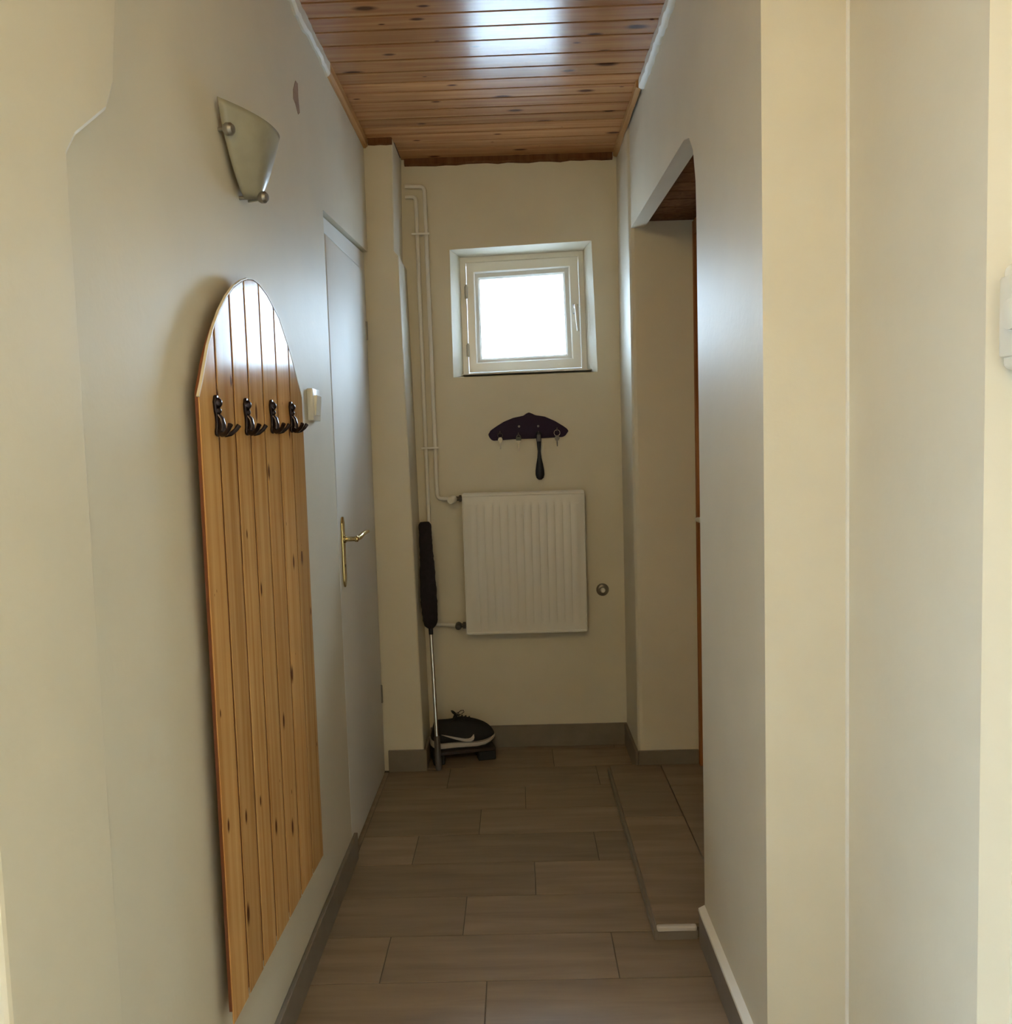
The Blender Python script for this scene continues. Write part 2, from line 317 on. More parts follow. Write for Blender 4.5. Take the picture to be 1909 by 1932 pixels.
# ceiling of varnished pine boards
bm = B(); box(bm, -.68, .85, 1.05, BK, ZC + .010, ZC + .06)
ceil = struct('ceiling', bm, M_groove, 'varnished knotty pine board ceiling of the hall', 'ceiling')
edges = [3.655, 3.535, 3.45, 3.363, 3.285, 3.207, 3.13, 3.051, 2.974, 2.898, 2.817, 2.732, 2.628, 2.543, 2.460]
while edges[-1] > 1.1: edges.append(edges[-1] - .083)
sl = -.012
for b_, a_ in zip(edges, edges[1:]):
    bm = B(); far_l = -.4385 if (a_ + b_) / 2 > 3.41 else L
    t = bmesh.new(); c0, c1 = a_ + .0022, b_ - .0022
    def ys(x, y): return min(max(y + sl * x, 1.055), BK - .002)
    x0, x1 = far_l + .002, .446
    top = [(x0, ys(x0, c0), ZC + .010), (x1, ys(x1, c0), ZC + .010), (x1, ys(x1, c1), ZC + .010), (x0, ys(x0, c1), ZC + .010)]
    e = .0025
    mid = [(p[0], p[1], ZC + .003) for p in top]
    bot = [(x0, ys(x0, c0 + e), ZC), (x1, ys(x1, c0 + e), ZC), (x1, ys(x1, c1 - e), ZC), (x0, ys(x0, c1 - e), ZC)]
    R = loops(t, [top, mid, bot]); t.faces.new(R[0][::-1]); t.faces.new(R[2]); merge(bm, t)
    obj('plank', bm, M_ceil, ceil)
# strips along the ceiling edge
def strip(name, pts, h, t, m, label, jag=0, n=24, axis=1, sgn=1):
    bm = B(); (u0, u1, c) = pts; prev = []
    rings = []
    for i in range(n + 1):
        u = u0 + (u1 - u0) * i / n; hh = h * (1 + jag * random.uniform(-1, 1)); tt = t * (1 + .5 * jag * random.uniform(-1, 1))
        q = [(c, ZC), (c + sgn * tt, ZC), (c + sgn * tt, ZC - hh * .8), (c + sgn * tt * .5, ZC - hh), (c, ZC - hh)]
        rings.append([(a, u, z) if axis == 1 else (u, a, z) for a, z in q])
    R = loops(bm, rings); bm.faces.new(R[0][::-1]); bm.faces.new(R[-1])
    return struct(name, bm, m, label, 'trim', .6)
strip('trim_1', (2.74, 3.403, L), .032, .016, M_trimw, 'light pine strip where the left wall meets the ceiling', .04, 10)
strip('trim_2', (1.30, 2.738, L), .036, .014, M_white, 'rough white plaster filling along the upper left ceiling edge', .22, 60)
strip('trim_3', (1.66, 2.95, XR), .030, .018, M_white, 'rough white plaster filling along the right ceiling edge', .2, 50, sgn=-1)
strip('trim_4', (2.952, 3.63, .447), .024, .016, M_trimw, 'narrow pine strip at the far right ceiling edge', .15, 16, sgn=-1)
strip('trim_5', (-.425, .43, BK), .026, .018, M_dark, 'dark brown strip where the end wall meets the ceiling', .12, 20, axis=0, sgn=-1)
strip('trim_6', (-.532, -.44, 3.405), .024, .014, M_dark, 'short dark brown strip on top of the pillar', .05, 4, axis=0, sgn=-1)
bm = B(); prism(bm, [(.611, 1.6), (.606, 1.6), (.607, 1.596), (.611, 1.595)], 2, .09, ZC); struct('trim_7', bm, M_white, 'thin pale bead in the stepped corner of the right wall', 'trim')
# wooden soffit of the side recess
bm = B(); box(bm, XR + .05, .78, 2.16, 3.32, 2.135, 2.22)
rc = struct('ceiling_recess', bm, M_groove, 'dark wooden soffit inside the right hand opening', 'ceiling')
for i in range(12):
    y0 = 2.163 + i * .0964
    bm = B(); box(bm, XR + .052, .778, y0, y0 + .093, 2.122, 2.135, .002); obj('plank', bm, M_dark, rc)

# floor: wood-look tiles in running bond, each one laid on the grout bed
bm = B(); box(bm, -.70, .85, -2.2, BK + .2, -.08, -.002)
fl = struct('floor', bm, M_grout, 'floor of brown wood-look tiles laid across the hall', 'floor')
TL, TW = .587, .2
j0 = {0: -.107, 1: -.37, 2: -.178, 3: .022, 4: -.362, 5: -.16, 6: 0.0, 7: -.30, 8: .12, 9: -.2}
for r in range(-20, 10):
    y0 = 1.815 + r * TW; y1 = min(y0 + TW, BK - .002)
    xl = -.548 if y0 > .84 else -.526; xr = .654 if y0 < 1.0 else (.609 if y0 < 1.5 else .446)
    x = j0.get(r, random.uniform(-.55, .0))
    while x > xl: x -= TL
    while x < xr:
        a, b2 = max(x, xl), min(x + TL, xr)
        if b2 - a > .01:
            bm = B(); box(bm, a + .0014, b2 - .0014, y0 + .0014, y1 - .0014, -.002, 0, .0007); obj('floor_tile', bm, M_tile, fl)
        x += TL
# tiled step in the right hand opening
bm = B(); box(bm, .336, .74, 2.182, 3.318, 0, .026)
st = struct('floor_step', bm, M_grout, 'low tiled step in the opening of the right wall', 'step')
for (a, b2, c, d_) in ((.334, .531, 2.186, 2.838), (.334, .531, 2.841, 3.318), (.534, .731, 2.186, 2.45), (.534, .731, 2.453, 3.10), (.534, .731, 3.103, 3.318), (.734, .739, 2.186, 3.318)):
    bm = B(); box(bm, a, b2, c, d_, .026, .036, .001); obj('step_tile', bm, M_tile, st)
bm = B(); box(bm, .334, XR - .016, 2.172, 2.182, 0, .022, .0008); obj('riser_tile', bm, M_base, st)
bm = B(); box(bm, .326, .336, 2.172, 3.318, 0, .0255, .0008); obj('riser_tile', bm, M_base, st)
bm = B(); box(bm, .334, XR - .018, 2.170, 2.186, .0225, .0365, .004, 2); obj('edge_trim', bm, M_sole, st)

# skirting tiles
def skirt(name, x0, x1, y0, y1, label, z0=0, h=.088):
    bm = B(); box(bm, x0, x1, y0, y1, z0, h, .0015); return struct(name, bm, M_base, label, 'baseboard')
skirt('baseboard_left', L, L + .012, 1.08, 2.665, 'brown tile skirting under the pine board on the left wall', h=.085)
skirt('baseboard_left_near', L + .014, L + .026, .843, 1.079, 'brown tile skirting under the left wall edge', h=.085)
skirt('baseboard_pillar', -.548, -.393, 3.393, 3.405, 'brown tile skirting across the front of the pillar')
skirt('baseboard_pillar_side', -.403, -.393, 3.4055, 3.6475, 'brown tile skirting beside the shoes, on the pillar side')
skirt('baseboard_back', -.402, .446, 3.648, 3.66, 'brown tile skirting under the radiator wall', h=.095)
skirt('baseboard_right_far', .435, .447, 3.31, 3.647, 'short brown tile skirting by the far right corner', h=.092)
skirt('baseboard_recess', .4475, .683, 3.308, 3.32, 'brown tile skirting above the step at the far pier', .036, .092)
bm = B(); box(bm, XR - .016, XR, 1.602, 2.160, 0, .084, .001)
bb = struct('baseboard_right', bm, M_base, 'brown tile skirting with a cream ledge on the near right wall', 'baseboard')
bm = B(); prism(bm, [(XR - .017, .084), (XR, .084), (XR, .098), (XR - .016, .090)], 1, 1.602, 2.163); obj('ledge', bm, M_white, bb)
skirt('baseboard_right_near', .458, .609, 1.588, 1.5995, 'brown tile skirting below the stepped right wall')

# ------------------------------------------------------------------ white door on the left
d = thing('door_1', 'white painted flush door with a brass lever handle', 'door', (-.6, 3.0, 0), kind='structure')
FX = -.566
bm = B()
# frame: two stiles and a head, standing in the opening
prism(bm, [(DY0 + .002, 0), (DY0 + .05, 0), (DY0 + .044, 1.965), (3.35, 1.985), (3.36, 0), (3.404, 0), (3.404, 2.058), (2.616, 2.008)], 0, -.676, FX, bev=.002)
obj('door_frame', bm, M_door, d)
bm = B(); prism(bm, [(DY0 + .053, .006), (DY0 + .047, 1.960), (3.347, 1.980), (3.357, .006)], 0, -.66, FX + .006, bev=.006, seg=3)
leaf = obj('door_leaf', bm, M_door, d, .5)
bm = B(); box(bm, FX - .005, -.5485, DY0 + .036, 3.39, -.002, .0002); obj('threshold', bm, M_tile, d)
hx = FX + .006
a = P(643, 975, 0, hx); b_ = P(650, 1107, 0, hx); hy = (a.y + b_.y) / 2
bm = B(); zc_, hh, hw = (a.z + b_.z) / 2, (a.z - b_.z) / 2, .019
prism(bm, [(hy - hw, zc_ - hh + .02), (hy - hw * .35, zc_ - hh), (hy + hw * .35, zc_ - hh), (hy + hw, zc_ - hh + .02), (hy + hw, zc_ + hh - .02), (hy + hw * .35, zc_ + hh), (hy - hw * .35, zc_ + hh), (hy - hw, zc_ + hh - .02)], 0, hx, hx + .007, bev=.003)
plate = obj('handle_plate', bm, M_brass, d, .5)
lz = P(650, 1015, 0, hx).z
bm = B(); tube(bm, [(hx + .006, hy, lz), (hx + .012, hy, lz)], .012, 16)
lathe(bm, [(.010, .007), (.0085, .012), (.0075, .02), (.0075, .040), (.0098, .043), (.0098, .05), (.006, .053)], (hx, hy, lz), (1, 0, 0), 16)
tube(bm, [(hx + .047, hy, lz), (hx + .054, hy + .02, lz + .004), (hx + .058, hy + .05, lz + .010), (hx + .060, hy + .085, lz + .012), (hx + .066, hy + .112, lz + .013)], [.007, .0085, .0075, .007, .004], 12)
obj('lever', bm, M_brass, d, 1.2)
bm = B(); tube(bm, [(hx + .0065, hy, zc_ - .045), (hx + .0078, hy, zc_ - .045)], .005, 10); obj('keyhole', bm, M_outsole, d)
for zz in (1.72, .30):
    bm = B(); tube(bm, [(FX + .006, 3.352, zz), (FX + .006, 3.352, zz + .07)], .006, 10); obj('hinge', bm, M_steel, d, 1)

# brown wooden door in the side recess
d2 = thing('door_2', 'brown wooden door glimpsed past the right wall edge', 'door', (.72, 2.75, .036), kind='structure')
bm = B(); box(bm, .692, .737, 2.20, 3.285, .037, 2.06, .003); obj('door_leaf', bm, M_redwood, d2)
bm = B(); prism(bm, [(2.17, .036), (2.20, .036), (2.20, 2.063), (3.287, 2.063), (3.287, .036), (3.316, .036), (3.316, 2.115), (2.17, 2.115)], 0, .684, .739); obj('door_frame', bm, M_redwood, d2)
hp = P(1329, 980, 1, 3.20)
bm = B(); tube(bm, [(.692, 3.20, hp.z), (hp.x - .026, 3.20, hp.z), (hp.x - .028, 3.10, hp.z + .004)], .009, 10); obj('handle', bm, M_plastic, d2, .8)

# ------------------------------------------------------------------ window
wy = BK + .112
wn = thing('window_1', 'small white casement window high on the end wall', 'window', (.05, wy, 1.60), kind='structure')
def inset(poly, l, b_, r, t):   # polygon corners: bl, br, tr, tl
    (ax, az), (bx, bz), (cx, cz), (dx, dz) = poly
    return [(ax + l, az + b_), (bx - r, bz + b_), (cx - r, cz - t), (dx + l, dz - t)]
def ring(bm, o, i, y0, y1, soft=0):
    g = lambda p, y: [(x, y, z) for x, z in p]
    if soft:
        i2 = inset(i, -soft, -soft, -soft, -soft)
        loops(bm, [g(o, y1), g(o, y0), g(i2, y0), g(i, y0 + soft), g(i, y1)], close=True)
    else: loops(bm, [g(o, y1), g(o, y0), g(i, y0), g(i, y1)], close=True)
o_ = [(x, z) for x, z in H1]
f1 = inset(o_, .024, .012, .022, .024); s1 = inset(f1, .002, .002, .002, .002); s2 = inset(s1, .036, .042, .040, .042); b2_ = inset(s2, .020, .018, .024, .024)
bm = B(); ring(bm, o_, f1, wy, wy + .06, .003); obj('window_frame', bm, M_win, wn)
bm = B(); ring(bm, s1, s2, wy - .008, wy + .045, .005); sash = obj('sash', bm, M_win, wn)
bm = B(); ring(bm, s2, b2_, wy + .008, wy + .03, .008); obj('glazing_bead', bm, M_white, wn)
bm = B(); yv = wy + .022; q = inset(s2, .002, .002, .002, .002)
R = loops(bm, [[(x, yv, z) for x, z in q], [(x, yv + .004, z) for x, z in q]]); bm.faces.new(R[0][::-1]); bm.faces.new(R[1]); obj('pane', bm, M_pane, wn)
for py in (545, 655):
    c = P(865, py + 8, 1, wy)
    bm = B(); tube(bm, [(f1[0][0] - .001, wy - .008, c.z - .026), (f1[0][0] - .001, wy - .008, c.z + .026)], .007, 10); lathe(bm, [(.004, 0), (.0045, .006), (.001, .009)], (f1[0][0] - .001, wy - .008, c.z + .026), (0, 0, 1), 10)
    obj('hinge', bm, M_hinge, wn, .8)
c = P(1079, 580, 1, wy); hx_ = s1[1][0] - .022
bm = B(); box(bm, hx_ - .012, hx_ + .012, wy - .018, wy - .008, c.z - .03, c.z + .012, .003); hb = obj('handle_base', bm, M_steel, wn)
bm = B(); tube(bm, [(hx_, wy - .016, c.z), (hx_, wy - .045, c.z)], .008, 10); tube(bm, bend([(hx_, wy - .045, c.z + .006), (hx_ + .003, wy - .047, c.z - .03), (hx_ + .010, wy - .045, c.z - .105)], .01), .0075, 10); obj('handle_lever', bm, M_plastic, wn, .9)
bm = B(); prism(bm, [(-.214, 1.6015), (.330, 1.607), (.330, 1.611), (-.214, 1.6055)], 1, BK - .003, wy - .001); obj('sill', bm, M_white, wn)

# ------------------------------------------------------------------ radiator
rd = thing('radiator', 'white ribbed panel radiator on the wall under the key rack', 'radiator', (.025, 3.66, .51))
rx0, rx1, rz0, rz1, ry = -.228, .279, .513, 1.107, 3.572
bm = B(); n = 14; e = .026; prof = [(rx0 + .010, 0)]; wd = (rx1 - rx0 - 2 * e) / n
def ribs(zk):
    out = []
    for i in range(n):
        x0 = rx0 + e + i * wd
        for f, dd in ((0, 0), (.14, -.0045), (.5, -.0055), (.86, -.0045), (1, 0)):
            if f == 1 and i < n - 1: continue
            out.append((x0 + f * wd, ry + dd * zk + .003))
    return [(rx0 + .004, ry + .006), (rx0 + .012, ry + .003)] + out + [(rx1 - .012, ry + .003), (rx1 - .004, ry + .006)]
levels = [(rz0 + .012, 0), (rz0 + .035, 0), (rz0 + .055, 1), (rz1 - .06, 1), (rz1 - .04, 0), (rz1 - .014, 0)]
rows = [[bm.verts.new((x, y, z)) for x, y in ribs(k)] for z, k in levels]
for a_, b_ in zip(rows, rows[1:]):
    for k in range(len(a_) - 1): bm.faces.new((a_[k], a_[k + 1], b_[k + 1], b_[k]))
obj('front_panel', bm, M_rad, rd, .6)
for y0_ in (ry + .007, ry + .045):
    bm = B(); box(bm, rx0 + .004, rx1 - .004, y0_, y0_ + .013, rz0 + .010, rz1 - .012); obj('water_panel', bm, M_rad, rd)
for x0 in (rx0, rx1 - .004):
    bm = B(); box(bm, x0, x0 + .004, ry + .001, ry + .066, rz0 + .004, rz1 - .002, .001); obj('side_cover', bm, M_rad, rd)
bm = B(); box(bm, rx0, rx1, ry, ry + .008, rz1 - .014, rz1, .003); box(bm, rx0, rx1, ry + .058, ry + .066, rz1 - .014, rz1, .003)
for i in range(26): xx = rx0 + .012 + i * (rx1 - rx0 - .024) / 25; box(bm, xx - .0025, xx + .0025, ry + .006, ry + .06, rz1 - .010, rz1 - .004)
obj('top_grille', bm, M_rad, rd)
bm = B(); box(bm, rx0 + .002, rx1 - .002, ry - .001, ry + .064, rz0, rz0 + .012, .004); obj('bottom_lip', bm, M_rad, rd)
for xx in (rx0 + .09, rx1 - .09):
    bm = B(); box(bm, xx - .012, xx + .012, ry + .058, BK - .0005, rz0 + .03, rz1 - .03); obj('wall_bracket', bm, M_rad, rd)
bm = B(); c = P(983, 973, 1, ry); lathe(bm, [(.006, 0), (.006, .003), (.003, .005)], (c.x, ry, c.z), (0, -1, 0), 12); obj('plug', bm, M_rad, rd, .8)
for sx, px, py in ((1, 893, 953), (-1, 1086, 949)):
    bm = B(); c = P(px, py, 1, ry); box(bm, c.x - .012, c.x + .012, ry - .0005, ry + .004, c.z - .0018, c.z + .0018); obj('seam', bm, M_pipe, rd)
vy = ry + .03
vz = P(855, 941, 1, vy).z; vz2 = P(868, 1180, 1, vy).z
bm = B(); tube(bm, [(rx0 + .002, vy, vz), (-.262, vy, vz)], [.009, .010], 14); tube(bm, [(-.242, vy, vz), (-.232, vy, vz)], .015, 6)
v1 = obj('top_valve', bm, M_darkmetal, rd, .6)
bm = B(); lathe(bm, [(.009, 0), (.014, .004), (.0165, .010), (.0165, .034), (.013, .042), (.004, .044)], (-.262, vy, vz), (-.35, -1, -.15), 18); obj('valve_cap', bm, M_plastic, v1, .6)
bm = B(); tube(bm, [(rx0 + .002, vy, vz2), (-.27, vy, vz2)], .009, 14); tube(bm, [(-.243, vy, vz2), (-.231, vy, vz2)], .016, 6); lathe(bm, [(.011, -.012), (.014, -.008), (.014, .02), (.010, .03), (.004, .031)], (-.262, vy, vz2), (0, -1, -.1), 14); obj('bottom_valve', bm, M_darkmetal, rd, .6)

# heating pipes and their clips
pyy = BK - .026
p1 = [P(757, 352, 1, pyy), P(800, 352, 1, pyy), P(803, 440, 1, pyy), P(824, 845, 1, pyy), P(826, 937, 1, pyy)]
bx = -.424
pts1 = bend([(bx, pyy, p1[0].z), (p1[1].x, pyy, p1[1].z), (-.336, pyy, vz), (-.29, pyy - .012, vz), (-.264, vy, vz)], .02)
pp = tag(obj('heating_pipe', tube(B(), pts1, .0078, 12), M_pipe, None, 1), 'white heating pipe bending into the top of the radiator', 'pipe', 'heating pipes')
q2 = P(784, 371, 1, pyy)
pts2 = bend([(bx, pyy, q2.z), (q2.x, pyy, q2.z), (-.374, pyy, vz2), (-.30, pyy - .012, vz2), (-.2715, vy, vz2)], .02)
pp = tag(obj('heating_pipe', tube(B(), pts2, .0078, 12), M_pipe, None, 1), 'white heating pipe running down behind the dark duster', 'pipe', 'heating pipes')
for i, (px, py) in enumerate(((797, 442), (815, 845))):
    z = P(px, py, 1, pyy).z; xx = -.366 if i == 0 else -.358
    k = thing('pipe_clip', ('upper' if i == 0 else 'lower') + ' white clip holding the two heating pipes to the wall', 'clip', (xx, pyy, z), 'pipe clips')
    bm = B(); box(bm, xx - .037, xx + .037, pyy - .0125, pyy - .0085, z - .004, z + .004, .001); obj('strap', bm, M_pipe, k)
    bm = B(); tube(bm, [(xx, pyy - .008, z), (xx, BK, z)], .004, 8); obj('pin', bm, M_pipe, k)
# round fitting on the wall
ff = thing('wall_fitting', 'round metal fitting on the wall right of the radiator', 'fitting', (.36, BK, .68))
c = P(1137, 1113, 1, BK - .01)
bm = B(); lathe(bm, [(.027, 0), (.027, .003), (.022, .008), (.015, .010), (.012, .014)], (c.x, BK, c.z), (0, -1, 0), 20); obj('rosette', bm, M_steel, ff, .6)
bm = B(); lathe(bm, [(.010, .012), (.010, .024), (.007, .028)], (c.x, BK, c.z), (0, -1, 0), 14); obj('stub', bm, M_plastic, ff, .6)

# ------------------------------------------------------------------ key rack
ky = BK - .014
kr = thing('key_rack', 'dark plum wooden key rack on the wall above the radiator', 'key rack', (.05, BK, 1.31))
out = [(200, 570), (218, 620), (258, 668), (300, 685), (640, 655), (1100, 640), (1540, 615), (1592, 588), (1648, 505), (1620, 465), (1560, 420), (1400, 325), (1220, 247), (1050, 222), (988, 192), (930, 172), (888, 190), (830, 232), (650, 270), (480, 340), (340, 428), (240, 500)]
bm = B(); prism(bm, [(v.x, v.z) for v in (P(900 + u / 9.545, 760 + w_ / 9.545, 1, ky) for u, w_ in out)], 1, ky, BK, bev=.003); obj('board', bm, M_purple, kr, .6)
for u, w_ in ((755, 425), (1100, 420)):
    c = P(900 + u / 9.545, 760 + w_ / 9.545, 1, ky); bm = B(); lathe(bm, [(.005, 0), (.0045, .002), (.002, .003)], (c.x, ky, c.z), (0, -1, 0), 10); obj('screw', bm, M_steel, kr, .8)
hk = []
for u, w_ in ((415, 560), (745, 590), (1105, 560), (1435, 500)):
    c = P(900 + u / 9.545, 760 + w_ / 9.545, 1, ky); hk.append(c)
    bm = B(); tube(bm, bend([(c.x, ky + .004, c.z), (c.x, ky - .016, c.z), (c.x, ky - .016, c.z + .012)], .005), .002, 8); obj('hook', bm, M_darkmetal, kr, 1)
def key(name, c, label, ringr, blade, m_ring, m_key, tagm=None):
    k = thing(name, label, 'key', (c.x, ky - .014, c.z - .05), 'keys on the rack'); y = ky - .011; zr = c.z - ringr + .003
    bm = B(); tube(bm, [(c.x + ringr * math.cos(a), y, zr + ringr * math.sin(a)) for a in [i * 2 * math.pi / 24 for i in range(25)]], .0011, 6, False); obj('ring', bm, m_ring, k, 2)
    zt = zr - ringr
    bm = B(); o = [(.0015, .003), (.006, .001), (.0095, -.005), (.0095, -.013), (.006, -.019), (.0025, -.021), (.0025, -blade), (0, -blade - .003), (-.002, -blade), (-.002, -.036), (-.0035, -.034), (-.002, -.031), (-.0035, -.028), (-.0025, -.021), (-.006, -.019), (-.0095, -.013), (-.0095, -.005), (-.006, .001)]
    prism(bm, [(c.x + a, zt + b2) for a, b2 in o], 1, y - .001, y + .0012); obj('key_blade', bm, m_key, k)
    if tagm:
        bm = B(); box(bm, c.x - .011, c.x + .011, y - .004, y + .004, zt - .010, zt + .006, .002); obj('key_cover', bm, tagm, k)
key('door_key', hk[0], 'small dull key on the leftmost hook of the key rack', .010, .045, M_darkmetal, M_steel)
key('door_key', hk[1], 'key with a greenish grey cover on the second hook of the rack', .007, .052, M_steel, M_steel, mat('green_grey_cover', (.10, .105, .085), .5))
key('door_key', hk[3], 'bright ring with a slim key on the rightmost hook of the rack', .0125, .042, M_chrome, M_darkmetal)
c = hk[2]; y = ky - .012
sh = thing('shoehorn', 'black shoehorn with a rounded end hanging from the key rack', 'shoehorn', (c.x, y, c.z - .19))
zb = P(1018, 905, 1, y).z
bm = B(); prof = [(0, .0085), (.008, .011), (.03, .0105), (.055, .0085), (.075, .0065), (.10, .009), (.125, .0145), (.15, .0185), (.165, .019), (.178, .015), (.185, .006)]
Ls = (c.z + .008) - zb; rings = []
for h, w_ in prof:
    zz = c.z + .008 - h * Ls / .185
    rings.append([(c.x + .0008 * h * 10 + w_ * math.cos(t), y - .010 + (.004 + .25 * w_) * math.sin(t) - .012 * (h / .185) ** 2 * 0, zz) for t in [i * 2 * math.pi / 14 for i in range(14)]])
R = loops(bm, rings); bm.faces.new(R[0][::-1]); bm.faces.new(R[-1]); obj('body', bm, M_blackp, sh, 1.2)
bm = B(); box(bm, c.x - .008, c.x + .009, y - .019, y - .003, c.z - .032, c.z - .002, .003); obj('grip_band', bm, M_greyp, sh)

# ------------------------------------------------------------------ pine coat board on the left wall
XF = L + .030
cb = thing('coat_rack', 'arched pine plank coat board with four black hooks on the wall', 'coat rack', (L, 1.78, .28))
arch = [(379, 750), (381.5, 722), (386.6, 691.5), (393, 655), (402, 621.6), (413, 590), (426.7, 562), (440, 543), (453.9, 532), (466, 527.5), (477, 528.5), (488, 537), (503, 557), (526, 601), (547, 665.6), (561, 720), (569.5, 752)]
AP = [P(a, b2, 0, XF) for a, b2 in arch]; AP = [(p.y, p.z) for p in AP]
yl, yr = 1.432, 2.128
AP[0] = (yl, AP[0][1]); AP[-1] = (yr, AP[-1][1]); AP.sort()
def az(y):
    if y <= AP[0][0]: return AP[0][1]
    for (a, za), (b2, zb_) in zip(AP, AP[1:]):
        if y <= b2: return za + (zb_ - za) * (y - a) / (b2 - a)
    return AP[-1][1]
zb0, zb1 = .305, .272
def bz(y): return zb0 + (zb1 - zb0) * (y - yl) / (yr - yl)
gy = [yl, 1.521, 1.612, 1.704, 1.803, 1.909, 2.019, yr]
bx0 = XF - .011
for a, b2 in zip(gy, gy[1:]):
    a2, b3 = a + (.0045 if a > yl else .0), b2 - (.0045 if b2 < yr else .0); top = [(a2 + (b3 - a2) * i / 8, az(a2 + (b3 - a2) * i / 8)) for i in range(9)]
    bm = B(); prism(bm, [(a2, bz(a2)), (b3, bz(b3))] + top[::-1], 0, XF - .0024, XF, bev=.001, seg=1); obj('plank', bm, M_board, cb)
bm = B(); prism(bm, [(yl + .018, zb0 + .012), (yr - .004, zb1 + .012)] + [(min(max(y_, yl + .018), yr - .004), z_ - .016) for y_, z_ in AP[::-1]], 0, bx0 - .003, XF - .0025)
obj('backing', bm, M_back, cb)
for zz in (.40, 1.0, 1.36):
    bm = B(); box(bm, L, bx0 - .003, yl + .14, yr - .05, zz - .03, zz + .03); obj('batten', bm, M_trimw, cb)
bm = B(); path = AP; rings = []
cy_ = 1.78
for i, (y_, z_) in enumerate(path):
    p0, p1_ = path[max(i - 1, 0)], path[min(i + 1, len(path) - 1)]; tx, tz = p1_[0] - p0[0], p1_[1] - p0[1]; l = math.hypot(tx, tz); nx, nz = -tz / l, tx / l
    rings.append([(XF - .004, y_ + nx * .0008, z_ + nz * .0008), (XF + .001, y_ + nx * .0008, z_ + nz * .0008), (XF + .001, y_ + nx * .0034, z_ + nz * .0034), (XF - .004, y_ + nx * .0034, z_ + nz * .0034)])
R = loops(bm, rings); bm.faces.new(R[0][::-1]); bm.faces.new(R[-1]); obj('edge_band', bm, M_trimp, cb)
# hooks
def hook(y, z):
    bm = B(); o = [(0, .034), (.006, .033), (.009, .027), (.012, .022), (.0105, .012), (.0085, .004), (.005, -.004), (.004, -.014), (.005, -.022), (.009, -.029), (.008, -.036), (0, -.039)]
    o = o + [(-a, b2) for a, b2 in o[-2:0:-1]]
    prism(bm, [(y + a, z + b2) for a, b2 in o], 0, XF, XF + .006, bev=.002)
    lathe(bm, [(.010, .004), (.009, .009), (.004, .013)], (XF, y, z + .020), (1, 0, 0), 14)
    lathe(bm, [(.0075, .004), (.0065, .008), (.003, .011)], (XF, y, z + .006), (1, 0, 0), 12)
    tube(bm, [(XF + .003, y, z + .002), (XF + .010, y, z - .008), (XF + .012, y, z - .02), (XF + .010, y, z - .034)], [.004, .0055, .006, .008], 10)
    h = obj('coat_hook', bm, M_bronze, cb, .8)
    for s in (-1, 1):
        bm = B(); k = 1.0 if s < 0 else .9
        pts = [(XF + .006, y + s * .002, z - .030), (XF + .014, y + s * .009, z - .035), (XF + .022 * k, y + s * .017, z - .034), (XF + .030 * k, y + s * .024, z - .027), (XF + .035 * k, y + s * .028, z - .019)]
        tube(bm, pts, [.006, .005, .0042, .004, .0046], 10); obj('prong', bm, M_bronze, h, 1.5)
for px, py in ((409, 782), (465, 784), (513, 784), (549.5, 785)):
    c = P(px, py, 0, XF + .003); hook(c.y, c.z)

# ------------------------------------------------------------------ light switch
c0 = P(586, 730, 0, L + .018); c1 = P(602, 795, 0, L + .018)
ya, yb, za, zb_ = 2.305, 2.39, c1.z + .001, c0.z - .001
sw = thing('light_switch', 'cream rocker light switch between the pine board and door', 'switch', (L, (ya + yb) / 2, za))
bm = B(); box(bm, L, L + .016, ya, yb, za, zb_, .003, 2); obj('switch_plate', bm, M_plastic, sw, .6)
bm = B(); prism(bm, [(L + .015, za + .014), (L + .019, za + .014), (L + .024, zb_ - .018), (L + .015, zb_ - .018)], 1, ya + .016, yb - .016, bev=.001); obj('rocker', bm, M_plastic, sw)

# ------------------------------------------------------------------ wall lamp
ly = 1.805
lp = thing('wall_lamp', 'unlit alabaster glass wall lamp above the pine board', 'lamp', (L, ly, 1.82))
zb_, zt_ = 1.812, 1.958
bm = B(); nu, nv = 24, 16; grid = []
def shade(u, v, k=0):
    wv = .150 * (v ** .62) * (1 - .10 * v * v)
    d_ = (.074 - k) * (1 - abs(u) ** 2.2) * (.30 + .70 * v ** .7) + .010 + .004 * (1 - v)
    return (L + d_, ly + u * wv, zb_ + (zt_ - zb_) * v + .018 * (u * u - .4) * v ** 3)
for j in range(nv + 1): grid.append([bm.verts.new(shade(-1 + 2 * i / nu, .02 + .98 * j / nv)) for i in range(nu + 1)])
for j in range(nv):
    for i in range(nu): bm.faces.new((grid[j][i], grid[j][i + 1], grid[j + 1][i + 1], grid[j + 1][i]))
s_ = obj('glass_shade', bm, M_glass, lp, 3.14)
so = s_.modifiers.new('thickness', 'SOLIDIFY'); so.thickness = .004; so.offset = -1
bm = B(); lathe(bm, [(.045, 0), (.045, .008), (.036, .012)], (L, ly, 1.925), (1, 0, 0), 24); obj('back_plate', bm, M_steel, lp, .6)
bm = B(); lathe(bm, [(.014, .010), (.016, .02), (.012, .05), (.004, .052)], (L, ly, 1.905), (.4, 0, 1), 16); obj('bulb_holder', bm, M_plastic, lp, .6)
